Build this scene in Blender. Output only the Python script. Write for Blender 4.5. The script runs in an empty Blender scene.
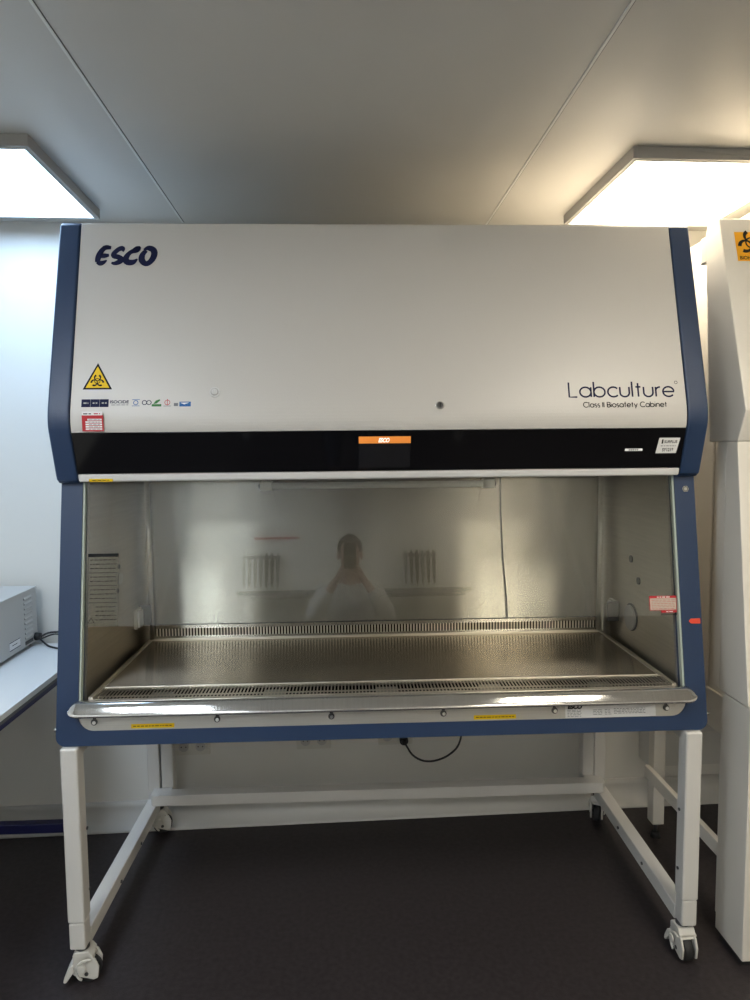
import bpy, math, random
from mathutils import Vector, Matrix
R = math.radians
random.seed(4)
S = bpy.context.scene
COL = S.collection

# ------------------------------------------------------------------ materials
MATS = {}
def nt(name):
    m = bpy.data.materials.new(name); m.use_nodes = True
    t = m.node_tree; b = t.nodes['Principled BSDF']; MATS[name] = m
    return m, t, b
def noise(t, scale, detail=3, coord='Object', stretch=None):
    tc = t.nodes.new('ShaderNodeTexCoord'); n = t.nodes.new('ShaderNodeTexNoise')
    n.inputs['Scale'].default_value = scale; n.inputs['Detail'].default_value = detail
    if stretch:
        mp = t.nodes.new('ShaderNodeMapping'); mp.inputs['Scale'].default_value = stretch
        t.links.new(tc.outputs[coord], mp.inputs[0]); t.links.new(mp.outputs[0], n.inputs['Vector'])
    else: t.links.new(tc.outputs[coord], n.inputs['Vector'])
    return n
def paint(name, c, rough=.4, bump=0., bscale=200, var=.0, vscale=3, metal=0, spec=.5, coat=0, stretch=None):
    m, t, b = nt(name)
    b.inputs['Base Color'].default_value = (*c, 1); b.inputs['Roughness'].default_value = rough
    b.inputs['Metallic'].default_value = metal; b.inputs['Specular IOR Level'].default_value = spec
    b.inputs['Coat Weight'].default_value = coat
    if var:
        n = noise(t, vscale, 5, stretch=stretch); r = t.nodes.new('ShaderNodeValToRGB')
        r.color_ramp.elements[0].position = .3; r.color_ramp.elements[1].position = .7
        r.color_ramp.elements[0].color = (*[x*(1-var) for x in c], 1)
        r.color_ramp.elements[1].color = (*[min(1, x*(1+var)) for x in c], 1)
        t.links.new(n.outputs['Fac'], r.inputs[0]); t.links.new(r.outputs[0], b.inputs['Base Color'])
    if bump:
        n = noise(t, bscale, 2); bp = t.nodes.new('ShaderNodeBump')
        bp.inputs['Strength'].default_value = bump; bp.inputs['Distance'].default_value = .001
        t.links.new(n.outputs['Fac'], bp.inputs['Height']); t.links.new(bp.outputs[0], b.inputs['Normal'])
    return m
def steel(name, c, rough, aniso, tan, var=.06, stretch=(2, 2, 120)):
    m, t, b = nt(name); t.nodes.remove(b)
    g = t.nodes.new('ShaderNodeBsdfAnisotropic'); g.distribution = 'GGX'
    g.inputs['Roughness'].default_value = rough; g.inputs['Anisotropy'].default_value = aniso
    cx = t.nodes.new('ShaderNodeCombineXYZ')
    for i in range(3): cx.inputs[i].default_value = tan[i]
    t.links.new(cx.outputs[0], g.inputs['Tangent'])
    n = noise(t, 3, 4, stretch=stretch); r = t.nodes.new('ShaderNodeValToRGB')
    r.color_ramp.elements[0].position = .3; r.color_ramp.elements[1].position = .7
    r.color_ramp.elements[0].color = (*[x*(1-var) for x in c], 1); r.color_ramp.elements[1].color = (*[x*(1+var) for x in c], 1)
    t.links.new(n.outputs['Fac'], r.inputs[0]); t.links.new(r.outputs[0], g.inputs['Color'])
    d = t.nodes.new('ShaderNodeBsdfDiffuse'); d.inputs['Color'].default_value = (*[x*.6 for x in c], 1)
    mx = t.nodes.new('ShaderNodeMixShader'); mx.inputs[0].default_value = .12
    t.links.new(g.outputs[0], mx.inputs[1]); t.links.new(d.outputs[0], mx.inputs[2])
    t.links.new(mx.outputs[0], t.nodes['Material Output'].inputs['Surface'])
    return m
def emit(name, c, s):
    m, t, b = nt(name); b.inputs['Base Color'].default_value = (.8, .8, .8, 1)
    b.inputs['Emission Color'].default_value = (*c, 1); b.inputs['Emission Strength'].default_value = s
    return m
def pane(name, tint):
    m, t, b = nt(name); t.nodes.remove(b)
    tr = t.nodes.new('ShaderNodeBsdfTransparent'); tr.inputs['Color'].default_value = (*tint, 1)
    g = t.nodes.new('ShaderNodeBsdfAnisotropic'); g.inputs['Roughness'].default_value = 0.0
    f = t.nodes.new('ShaderNodeFresnel'); f.inputs['IOR'].default_value = 1.64
    mx = t.nodes.new('ShaderNodeMixShader')
    t.links.new(f.outputs[0], mx.inputs[0]); t.links.new(tr.outputs[0], mx.inputs[1]); t.links.new(g.outputs[0], mx.inputs[2])
    t.links.new(mx.outputs[0], t.nodes['Material Output'].inputs['Surface'])
    return m
M = MATS
WALLC = (.74, .725, .68)
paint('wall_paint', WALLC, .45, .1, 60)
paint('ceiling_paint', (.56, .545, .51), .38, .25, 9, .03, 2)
paint('lamp_frame', (.34, .33, .31), .45)
paint('seam_white', (.75, .75, .73), .35)
paint('floor_vinyl', (.032, .0265, .028), .42, .5, 260, .25, 60, spec=.35)
paint('cove_vinyl', (.62, .61, .58), .45)
paint('hood_white', (.565, .54, .505), .36, .35, 420)
paint('strip_white', (.70, .69, .67), .35)
paint('cab_blue', (.013, .034, .088), .38, .5, 380)
paint('panel_black', (.004, .004, .005), .07, spec=.5)
paint('screen_black', (.012, .012, .014), .12)
paint('navy_ink', (.007, .009, .045), .6, spec=.2)
paint('black_ink', (.008, .008, .008), .6, spec=.2)
paint('grey_ink', (.16, .16, .17), .5)
paint('sign_yellow', (.80, .53, .005), .5, spec=.25)
paint('sign_orange', (.90, .42, .01), .4)
paint('label_white', (.78, .77, .76), .4)
paint('label_grey', (.36, .35, .32), .4)
paint('label_red', (.46, .028, .035), .5, spec=.25)
paint('logo_blue', (.02, .12, .34), .5, spec=.25)
paint('logo_green', (.04, .17, .045), .5, spec=.25)
paint('clear_plastic', (.66, .65, .63), .12, coat=.5)
paint('metal_bright', (.7, .7, .68), .25, metal=1)
paint('metal_dark', (.10, .10, .10), .35, metal=.6)
paint('stand_white', (.64, .62, .585), .38, .25, 400)
paint('caster_grey', (.62, .60, .55), .4)
paint('rubber', (.02, .02, .02), .6)
paint('plastic_cream', (.66, .64, .58), .35)
paint('red_plastic', (.75, .07, .03), .35)
paint('guide_green', (.44, .50, .43), .3)
paint('bench_white', (.70, .71, .71), .3, var=.02)
paint('bench_edge', (.12, .125, .13), .5)
paint('bench_blue', (.010, .012, .075), .35)
paint('inst_grey', (.50, .49, .47), .33, .1, 300)
paint('cable_black', (.012, .012, .014), .45)
paint('cab2_white', (.74, .70, .63), .38, .25, 400)
paint('skin', (.42, .24, .17), .5)
paint('lip', (.30, .11, .09), .5)
paint('hair', (.03, .022, .018), .6)
paint('lab_coat', (.52, .53, .54), .7, .4, 60)
paint('trousers', (.05, .06, .09), .8)
paint('shoe', (.03, .03, .03), .5)
paint('void', (.01, .01, .01), .8)
paint('slot_shade', (.006, .005, .005), .8, spec=.1)  # near-black colour: painted shade seen through the grille slots
ST = (.63, .59, .515)
steel('steel_back', ST, .27, .90, (1, 0, 0), var=.02, stretch=(.5, 1, 60))
steel('steel_tray', (.54, .49, .41), .19, .82, (1, 0, 0), var=.05, stretch=(.8, .8, .8))
steel('steel_side', (.68, .635, .55), .33, .5, (0, 1, 0), stretch=(2, 2, 60))
steel('steel_rest', (.66, .65, .63), .10, .3, (1, 0, 0), stretch=(60, 2, 2))
steel('steel_plate', (.60, .58, .54), .45, .0, (0, 0, 1))
steel('steel_lip', (.80, .75, .66), .32, 0, (0, 1, 0))
emit('lamp_cool', (.50, .72, 1.0), 5.8)
emit('lamp_warm', (1.0, .86, .64), 7.2)
emit('lamp_pale', (.84, .92, 1.0), 10.5)
emit('lamp_cream', (1.0, .92, .77), 10.5)
emit('screen_orange', (.95, .33, .06), .22); M['screen_orange'].node_tree.nodes['Principled BSDF'].inputs['Base Color'].default_value = (.55, .16, .02, 1)
emit('screen_white', (1, .95, .9), .35)
emit('led_white', (1, .97, .9), .1)
paint('label_pale', (.50, .43, .36), .4)
mf = pane('label_film', (.80, .79, .75))
pane('sash_glass', (.965, .975, .965))

# ------------------------------------------------------------------ mesh builder
class MB:
    def __init__(s): s.v = []; s.f = []; s.m = []; s.ms = []; s.sm = []
    def mi(s, mat):
        if mat not in s.ms: s.ms.append(mat)
        return s.ms.index(mat)
    def add(s, vs, fs, mat, smooth=False):
        o = len(s.v); s.v += [tuple(v) for v in vs]; k = s.mi(mat)
        for f in fs: s.f.append([i+o for i in f]); s.m.append(k); s.sm.append(smooth)
    def box(s, x0, x1, y0, y1, z0, z1, mat):
        vs = [(x, y, z) for z in (z0, z1) for y in (y0, y1) for x in (x0, x1)]
        s.add(vs, [(0, 2, 3, 1), (4, 5, 7, 6), (0, 1, 5, 4), (2, 6, 7, 3), (0, 4, 6, 2), (1, 3, 7, 5)], mat)
    def frustum(s, c, a, b, z0, z1, mat):   # centre, half sizes bottom a, top b
        vs = [(c[0]+sx*h[0], c[1]+sy*h[1], z) for h, z in ((a, z0), (b, z1)) for sy in (-1, 1) for sx in (-1, 1)]
        s.add(vs, [(0, 2, 3, 1), (4, 5, 7, 6), (0, 1, 5, 4), (2, 6, 7, 3), (0, 4, 6, 2), (1, 3, 7, 5)], mat)
    def prism(s, poly, d0, d1, mat, fn, smooth=False):   # fn(a,b,d)->xyz
        n = len(poly)
        vs = [fn(a, b, d0) for a, b in poly]+[fn(a, b, d1) for a, b in poly]
        s.add(vs, [list(range(n))[::-1], list(range(n, 2*n))], mat)
        s.add(vs, [(i, (i+1) % n, (i+1) % n+n, i+n) for i in range(n)], mat, smooth)
    def prism_x(s, poly, x0, x1, mat, smooth=False): s.prism(poly, x0, x1, mat, lambda a, b, d: (d, a, b), smooth)
    def prism_z(s, poly, z0, z1, mat, smooth=False): s.prism(poly, z0, z1, mat, lambda a, b, d: (a, b, d), smooth)
    def tube(s, pts, r, mat, n=10, caps=True):
        pts = [Vector(p) for p in pts]; rs = r if isinstance(r, (list, tuple)) else [r]*len(pts)
        vs = []; N = None
        for i, p in enumerate(pts):
            d = (pts[min(i+1, len(pts)-1)]-pts[max(i-1, 0)]).normalized()
            if N is None: N = d.cross(Vector((0, 0, 1)) if abs(d.z) < .9 else Vector((1, 0, 0))).normalized()
            N = (N-d*N.dot(d)).normalized(); B = d.cross(N)
            for k in range(n):
                a = 2*math.pi*k/n; vs.append(p+(N*math.cos(a)+B*math.sin(a))*rs[i])
        fs = [(i*n+k, i*n+(k+1) % n, (i+1)*n+(k+1) % n, (i+1)*n+k) for i in range(len(pts)-1) for k in range(n)]
        s.add(vs, fs, mat, True)
        if caps:
            s.add(vs[:n], [list(range(n))[::-1]], mat); s.add(vs[-n:], [list(range(n))], mat)
    def build(s, name, parent=None, bevel=0, seg=2, loc=(0, 0, 0), rz=0):
        me = bpy.data.meshes.new(name); me.from_pydata(s.v, [], s.f)
        for m in s.ms: me.materials.append(M[m])
        for i, p in enumerate(me.polygons): p.material_index = s.m[i]; p.use_smooth = s.sm[i]
        me.validate(); me.update()
        import bmesh
        bm = bmesh.new(); bm.from_mesh(me)
        bmesh.ops.remove_doubles(bm, verts=bm.verts, dist=1e-6)
        bmesh.ops.recalc_face_normals(bm, faces=bm.faces); bm.to_mesh(me); bm.free()
        o = bpy.data.objects.new(name, me); COL.objects.link(o)
        if parent: o.parent = parent
        o.location = loc; o.rotation_euler.z = rz
        if bevel:
            b = o.modifiers.new('Bevel', 'BEVEL'); b.width = bevel; b.segments = seg; b.limit_method = 'ANGLE'; b.angle_limit = R(35)
            b.harden_normals = False
        return o
def tag(o, label=None, cat=None, group=None, kind=None):
    if label: o['label'] = label
    if cat: o['category'] = cat
    if group: o['group'] = group
    if kind: o['kind'] = kind
    return o
def thing(name, loc, label, cat, group=None, rz=0):
    o = bpy.data.objects.new(name, None); COL.objects.link(o); o.location = loc; o.rotation_euler.z = rz
    o.empty_display_size = .1
    return tag(o, label, cat, group)
def place(o, root):   # world-built child of an unrotated root
    o.parent = root; o.location = Vector(o.location)-Vector(root.location); return o
def arc(cx, cy, r, a0, a1, n=8):
    return [(cx+r*math.cos(R(a0+(a1-a0)*i/n)), cy+r*math.sin(R(a0+(a1-a0)*i/n))) for i in range(n+1)]

# flat frame in space for prints and stickers
class Pl:
    def __init__(s, o, u, v):
        s.o = Vector(o); s.u = Vector(u).normalized(); s.v = Vector(v).normalized(); s.n = s.u.cross(s.v)
    def p(s, a, b, h=0): return s.o+s.u*a+s.v*b+s.n*h
    def slab(s, mb, poly, h0, h1, mat): mb.prism(poly, h0, h1, mat, lambda a, b, d: s.p(a, b, d))
    def rect(s, mb, x0, y0, x1, y1, h0, h1, mat): s.slab(mb, [(x0, y0), (x1, y0), (x1, y1), (x0, y1)], h0, h1, mat)
    def face(s, mb, poly, h, mat): mb.add([s.p(a, b, h) for a, b in poly], [list(range(len(poly)))], mat)
    def stroke(s, mb, pts, w, h, mat, closed=False):
        n = len(pts); L = []
        ws = w if isinstance(w, (list, tuple)) else [w]*n
        for i in range(n):
            a = Vector(pts[(i-1) % n] if closed or i else pts[0]); b = Vector(pts[(i+1) % n] if closed or i < n-1 else pts[-1])
            d = (b-a).normalized(); q = Vector((-d.y, d.x))*ws[i]/2; P = Vector(pts[i]); L.append((P+q, P-q))
        vs = [s.p(*x, h) for pr in L for x in pr]
        m = n if closed else n-1
        mb.add(vs, [(2*i, 2*i+1, (2*i+3) % (2*n), (2*i+2) % (2*n)) for i in range(m)], mat)
    def disc(s, mb, cx, cy, r, h0, h1, mat, n=20): s.slab(mb, arc(cx, cy, r, 0, 360-360/n, n-1), h0, h1, mat)
    def text(s, mb, txt, x, y, size, h, mat, width=None, bold=0, shear=0):
        c = bpy.data.curves.new('t', 'FONT'); c.body = txt; c.size = size; c.offset = bold; c.shear = shear
        o = bpy.data.objects.new('t', c); COL.objects.link(o)
        dg = bpy.context.evaluated_depsgraph_get(); dg.update()
        me = bpy.data.meshes.new_from_object(o.evaluated_get(dg))
        xs = [v.co.x for v in me.vertices]; k = (width/(max(xs)-min(xs))) if width else 1; x0 = min(xs)
        mb.add([s.p(x+(v.co.x-x0)*k, y+v.co.y, h) for v in me.vertices], [list(p.vertices) for p in me.polygons], mat)
        bpy.data.objects.remove(o); bpy.data.curves.remove(c); bpy.data.meshes.remove(me)
# geometric round letters as strokes, x-height 1, ascender 1.55
def glyph(ch):
    A = lambda cx, cy, r, a, b, n=16: [(cx+r*math.cos(R(a+(b-a)*i/n)), cy+r*math.sin(R(a+(b-a)*i/n))) for i in range(n+1)]
    h = .5
    G = {
     'L': ([[(0, 1.5), (0, 0), (.72, 0)]], .78), 'I': ([[(0, 1.45), (0, 0)]], .12),
     'C': ([A(.74, .73, .73, 45, 315, 24)], 1.3), 'B': ([[(0, 0), (0, 1.45), (.4, 1.45)]+A(.4, 1.08, .37, 90, -90)[1:]+[(0, .71)], [(.4, .71)]+A(.45, .355, .355, 90, -90)[1:]+[(0, 0)]], .84),
     'a': ([A(h, h, h, 0, 360, 22), [(1, 1), (1, 0)]], 1.06), 'b': ([A(h, h, h, 0, 360, 22), [(0, 1.55), (0, 0)]], 1.06),
     'c': ([A(h, h, h, 42, 318, 20)], .9), 'e': ([[(.02, .5), (1, .5)]+A(h, h, h, 0, 320, 22)[1:]], 1.04),
     'u': ([[(0, 1), (0, .42)]+A(.41, .42, .42, 180, 360, 12)[1:]+[(.83, 1)]], .9), 'l': ([[(0, 1.55), (0, 0)]], .12),
     't': ([[(.22, 1.4), (.22, 0)], [(0, 1), (.46, 1)]], .52), 'r': ([[(0, 1), (0, 0)], A(.38, .6, .38, 180, 85, 8)], .44),
     'o': ([A(h, h, h, 0, 360, 22)], 1.02), 's': ([A(.27, .74, .25, 50, 270, 12)[:-1]+A(.27, .25, .25, 90, -130, 12)], .56),
     'i': ([[(0, 1), (0, 0)], [(0, 1.32), (0, 1.45)]], .12), 'f': ([[(.2, 0), (.2, 1.2)]+A(.42, 1.25, .22, 180, 95, 6), [(0, 1), (.44, 1)]], .48),
     'y': ([[(0, 1), (.42, .02)], [(.84, 1), (.28, -.42)]], .86), 'n': ([[(0, 1), (0, 0)], [(0, .58)]+A(.41, .58, .42, 180, 0, 12)+[(.83, 0)]], .9),
     ' ': ([], .35)}
    return G[ch]
def word(pl, mb, txt, x, y, xh, width, w, h, mat, gap=.24):
    tot = sum(glyph(c)[1]+gap for c in txt)-gap; k = width/tot; cx = x
    for c in txt:
        st, ad = glyph(c)
        for p in st: pl.stroke(mb, [(cx+a*k, y+b*xh) for a, b in p], w, h, mat)
        cx += (ad+gap)*k
def fine_lines(pl, mb, x0, x1, y, h, mat, t=.0016, rnd=random):   # a row of print too small to read: word-long dashes
    x = x0
    while x < x1-.002:
        L = min(rnd.uniform(.004, .013), x1-x); pl.rect(mb, x, y, x+L, y+t, h, h+.0002, mat); x += L+.003
def biohazard(pl, mb, cx, cy, r, h, mat):
    # three open rings, centre ring and arms
    for k in range(3):
        a = 90+120*k; ox, oy = cx+r*.55*math.cos(R(a)), cy+r*.55*math.sin(R(a))
        pts = arc(ox, oy, r*.46, a+28, a+332, 22)
        ws = [r*(.10+.20*abs(math.cos(math.pi*i/22))**2) for i in range(23)]
        pl.stroke(mb, pts, ws, h, mat)
        b = a+180
        pl.stroke(mb, [(cx+r*q*math.cos(R(b)), cy+r*q*math.sin(R(b))) for q in (.12, .5)], r*.16, h, mat)
    pl.stroke(mb, arc(cx, cy, r*.42, 0, 345, 23), r*.12, h+.0001, mat, closed=True)

# ------------------------------------------------------------------ camera (phone held at head height, slightly tilted down)
pitch, yaw, roll, F = -.0764, .0392, .0098, 660.06
CAM = Vector((-.1067, -1.9076, 1.5995))
def ray(px, py):
    u = (px-375)/F; w = (500-py)/F
    cr, sr = math.cos(roll), math.sin(roll); X = u*cr+w*sr; Z = -u*sr+w*cr
    cp, sp = math.cos(pitch), math.sin(pitch); y = cp-Z*sp; z = sp+Z*cp
    cy, sy = math.cos(yaw), math.sin(yaw)
    return Vector((X*cy+y*sy, -X*sy+y*cy, z))
fw = ray(375, 500).normalized(); rt = (ray(476, 500)-ray(274, 500)).normalized(); up = rt.cross(fw)
cd = bpy.data.cameras.new('camera'); cam = bpy.data.objects.new('camera', cd); COL.objects.link(cam)
cd.sensor_fit = 'VERTICAL'; cd.sensor_height = 36; cd.lens = F/1000*36; cd.clip_start = .01
mw = Matrix.Identity(4)
for i, a in enumerate((rt, up, -fw)):
    for j in range(3): mw[j][i] = a[j]
mw.translation = CAM; cam.matrix_world = mw; S.camera = cam

# ------------------------------------------------------------------ room (turned a touch against the cabinet)
RZ = R(1.75)
XL, XR, YB, YF, ZC = -2.15, 2.6, .905, -3.2, 2.522
def struct(name, mb, **k): return tag(mb.build(name, rz=RZ, **k), kind='structure')
m = MB(); m.box(XL-.1, XR+.1, YF-.1, YB+.1, -.1, 0, 'floor_vinyl'); struct('floor', m)
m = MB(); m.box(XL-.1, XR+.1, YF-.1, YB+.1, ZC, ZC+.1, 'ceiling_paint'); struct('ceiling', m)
m = MB(); m.box(XL-.1, XR+.1, YB, YB+.1, 0, ZC, 'wall_paint'); struct('wall_back', m)
m = MB(); m.box(XL-.1, XR+.1, YF-.1, YF, 0, ZC, 'wall_paint'); struct('wall_front', m)
m = MB(); m.box(XL-.1, XL, YF, YB, 0, ZC, 'wall_paint'); struct('wall_left', m)
m = MB(); m.box(XR, XR+.1, YF, YB, 0, ZC, 'wall_paint'); struct('wall_right', m)
m = MB()
cove = [(YB, .10), (YB-.006, .10), (YB-.008, .075)]+[(YB-.078+.07*math.cos(R(a)), .072-.07*math.sin(R(a))) for a in range(10, 91, 16)]+[(YB, 0)]
m.prism_x(cove, XL, XR, 'cove_vinyl', True); struct('baseboard_back', m)
for i, x in enumerate((-1.99, -.7507, .4868, 1.73)):
    m = MB(); m.prism_x([(0, 0)], 0, 0, 'seam_white') if False else None
    m.box(x-.0035, x+.0035, YF+.05, YB-.03, ZC-.0025, ZC+.001, 'seam_white'); m.box(x+.0035, x+.006, YF+.05, YB-.03, ZC-.0008, ZC+.001, 'metal_dark')
    struct('trim_%d' % (i+1), m).rotation_euler.z = R(.85)

# ceiling lights
def ceiling_light(x0, x1, y0, y1, mat, label):
    cx, cy = (x0+x1)/2, (y0+y1)/2
    c, s = math.cos(RZ), math.sin(RZ)
    t = thing('ceiling_light', (cx*c-cy*s, cx*s+cy*c, ZC), label, 'light', 'square panel lights on the ceiling', RZ)
    a, b = (x1-x0)/2, (y1-y0)/2; w = .012
    f = MB(); f.box(-a, -a+w, -b, b, -.036, 0, 'lamp_frame'); f.box(a-w, a, -b, b, -.036, 0, 'lamp_frame')
    f.box(-a+w, a-w, -b, -b+w, -.036, 0, 'lamp_frame'); f.box(-a+w, a-w, b-w, b, -.036, 0, 'lamp_frame')
    f.build('frame', t, .0015)
    q = MB(); e = .006
    for x0_, x1_, y0_, y1_ in ((-a+w, -a+w+e, -b+w, b-w), (a-w-e, a-w, -b+w, b-w), (-a+w+e, a-w-e, -b+w, -b+w+e), (-a+w+e, a-w-e, b-w-e, b-w)): q.box(x0_, x1_, y0_, y1_, -.038, -.034, 'seam_white')
    q.build('trim_rim', t)
    d = MB(); d.box(-a+w, a-w, -b+w, b-w, -.034, -.004, mat); d.build('diffuser', t)
    return t
ceiling_light(-1.625, -1.020, .150, .757, 'lamp_cool', 'cool white square ceiling light above the bench, left of the tall blue and white cabinet')
ceiling_light(.785, 1.39, .140, .747, 'lamp_warm', 'warm white square ceiling light above the gap between the two biosafety cabinets')
ceiling_light(-1.68, -1.07, -1.55, -.935, 'lamp_pale', 'cool white ceiling light just in front of the photographer on the bench side')
ceiling_light(-1.64, -1.03, -2.85, -2.235, 'lamp_pale', 'cool white ceiling light behind the photographer on the bench side')
ceiling_light(.795, 1.41, -2.85, -2.235, 'lamp_cream', 'warm white ceiling light behind the photographer, towards the second cabinet')
ceiling_light(.795, 1.41, -1.55, -.935, 'lamp_cream', 'warm white ceiling light just in front of the photographer, towards the second cabinet')

# ------------------------------------------------------------------ the biosafety cabinet
B0 = Vector((0, 0, .74)); DF = Vector((0, .124, .771)).normalized()
cab = thing('biosafety_cabinet', (0, .4, .74), 'wide grey cabinet with blue edges, ESCO lettering and a sliding glass sash', 'biosafety cabinet')
def P(mb, name, bevel=0, seg=2): return place(mb.build(name, bevel=bevel, seg=seg), cab)
PF = Pl((0, 0, .74), (1, 0, 0), DF)                      # front plane of the blue frame (v up, n to the viewer)
PH = Pl((0, .047, 1.688), (1, 0, 0), (0, .149, .593))    # slanted hood front, v up from the kink
PK = Pl((0, .047, 1.688), (1, 0, 0), (0, -.049, .177))   # receding control panel, v negative downwards
# hood shell
def hood_profile(dy=0, r=.028):
    # rounded kink between hood front and control panel
    T = Vector((.1995, 2.295)); K = Vector((.047, 1.688)); H = Vector((.098, 1.511))
    a = K+(T-K).normalized()*.05; b = K+(H-K).normalized()*.03
    bez = [(a*(1-t)**2+K*2*t*(1-t)+b*t*t) for t in [i/8 for i in range(9)]]
    return T, K, H, bez
T, K, H, bez = hood_profile()
top = [(.30, 2.300)]+[(.211, 2.300), (.204, 2.298), (.1995, 2.292)]
pk = lambda d: (PK.p(0, -d).y, PK.p(0, -d).z)
m = MB(); m.prism_x([(.80, 1.535), (.80, 2.300)]+top+[tuple(v) for v in bez]+[pk(.033), (pk(.033)[0]+.02, pk(.033)[1]), (.13, 1.535)], -.9125, .9125, 'hood_white', False)
hood = P(m, 'hood_panel', .0015)
for f in hood.data.polygons: f.use_smooth = False
m = MB(); m.prism_x([pk(.034), pk(.158), (pk(.158)[0]+.02, pk(.158)[1]+.006), (pk(.034)[0]+.02, pk(.034)[1]+.006)], -.9125, .9125, 'panel_black'); P(m, 'control_panel', .001)
m = MB(); m.prism_x([pk(.160), pk(.172), pk(.181), (pk(.184)[0]+.006, pk(.184)[1]), (pk(.184)[0]+.045, pk(.184)[1]), (pk(.16)[0]+.03, pk(.16)[1])], -.9125, .9125, 'strip_white'); P(m, 'lower_trim', .003, 3)
for s in (-1, 1):
    m = MB(); x0, x1 = sorted((s*.9145, s*.977))
    prof = [(.80, 1.508), (.80, 2.300), (.222, 2.303), (.209, 2.300), (.1975, 2.290)]+[tuple(v+Vector((-.004, 0))) for v in bez]
    e = PK.p(0, -.165); prof += [(e.y-.003, e.z), (e.y+.002, e.z-.012), (e.y+.016, 1.507)]
    m.prism_x(prof, x0, x1, 'cab_blue'); P(m, 'hood_end_cap', .006, 3)
# display, lettering, stickers
sc = MB(); PK.rect(sc, -.076, -.148, .079, -.051, .0004, .0014, 'screen_black'); PK.rect(sc, -.076, -.0725, .079, -.0515, .0014, .002, 'screen_orange')
PK.text(sc, 'ESCO', -.018, -.069, .018, .0024, 'screen_white', .034, .0008, .3)
P(sc, 'display_screen')
m = MB(); PK.rect(m, .733, -.104, .787, -.097, .0004, .0012, 'led_white')
for q in range(5): PK.rect(m, .745+q*.006, -.1025, .749+q*.006, -.0985, .0012, .0014, 'grey_ink')
P(m, 'indicator_label')
m = MB(); PK.slab(m, [(.829, -.112), (.892, -.112), (.899, -.064), (.8345, -.064)], .0004, .001, 'label_white')
PK.rect(m, .843, -.082, .848, -.069, .001, .0013, 'black_ink'); PK.text(m, 'SURPLUS', .851, -.080, .012, .0013, 'black_ink', .040, .0003)
fine_lines(PK, m, .842, .888, -.090, .001, 'grey_ink', .002); PK.text(m, 'SY1218', .848, -.106, .014, .0013, 'black_ink', .034, .0004)
P(m, 'inventory_sticker')
m = MB(); PK.rect(m, -.882, -.183, -.812, -.1745, .0, .0012, 'sign_yellow'); fine_lines(PK, m, -.872, -.818, -.180, .0012, 'black_ink', .0025)
o = P(m, 'caution_label')
# brush lettering ESCO
m = MB(); h = .0006
def bs(pts, ws):
    q = []; n = len(pts)
    for i in range(n-1):
        a, b, c_, d = [Vector((*pts[min(max(j, 0), n-1)], ws[min(max(j, 0), n-1)])) for j in (i-1, i, i+1, i+2)]
        for k in range(5):
            t = k/5; q.append(.5*((2*b)+(c_-a)*t+(2*a-5*b+4*c_-d)*t*t+(3*b-a-3*c_+d)*t**3))
    q.append(Vector((*pts[-1], ws[-1])))
    PH.stroke(m, [(v.x*.176-.862, v.y*.056+.494) for v in q], [max(.1, v.z)*.0150 for v in q], h, 'navy_ink')
bs([(.215, .93), (.13, .90), (.07, .68), (.035, .38), (.02, .08)], [.5, 1, 1.1, 1.2, .9])
bs([(.015, .10), (.07, .03), (.12, .07), (.18, .20)], [.7, 1.1, .9, .3])
bs([(.10, .93), (.17, .96), (.245, .93)], [.7, 1, .7])
bs([(.06, .45), (.14, .47), (.215, .50)], [.8, 1, .6])
bs([(.455, .70), (.44, .88), (.38, .86), (.30, .62), (.30, .46), (.38, .38), (.43, .24), (.38, .09), (.31, .02), (.26, .07)], [.2, 1.1, 1, 1, 1.1, 1.1, 1.2, 1.1, .8, .4])
bs([(.74, 1.0), (.69, .83), (.58, .68), (.52, .45), (.50, .22), (.55, .08), (.63, .10), (.70, .28)], [.4, 1.2, .9, 1.1, 1.3, 1.3, 1.1, .3])
bs([(.60, .80), (.68, .88), (.745, .98)], [.3, 1.1, .5])
ov = [(.80, .82), (.88, .92), (.96, .82), (.985, .58), (.95, .25), (.88, .02), (.82, .04), (.775, .22), (.775, .45), (.80, .62), (.845, .78)]
bs(ov, [.4, 1.1, 1.3, 1.3, 1.2, 1.1, 1.2, 1.3, 1.2, 1.0, .8])
o = P(m, 'maker_lettering'); tag(o, 'dark navy brush lettering ESCO')
m = MB(); word(PH, m, 'Labculture', .556, .064, .0305, .322, .0052, .0006, 'navy_ink', .20)
PH.stroke(m, arc(.885, .108, .0045, 0, 330, 11), .0015, .0006, 'navy_ink', True)
o = P(m, 'model_lettering'); tag(o, 'thin navy lettering Labculture')
m = MB(); word(PH, m, 'Class II Biosafety Cabinet', .597, .032, .0105, .254, .0026, .0006, 'black_ink', .22); P(m, 'type_lettering')
m = MB(); PH.slab(m, [(-.880, .097), (-.795, .097), (-.8395, .178)], .0003, .0008, 'black_ink')
PH.face(m, [(-.8715, .1018), (-.8035, .1018), (-.8393, .1675)], .0011, 'sign_yellow'); biohazard(PH, m, -.8385, .1225, .0185, .0014, 'black_ink')
o = P(m, 'biohazard_sticker'); tag(o, 'yellow triangular biohazard sticker')
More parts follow.
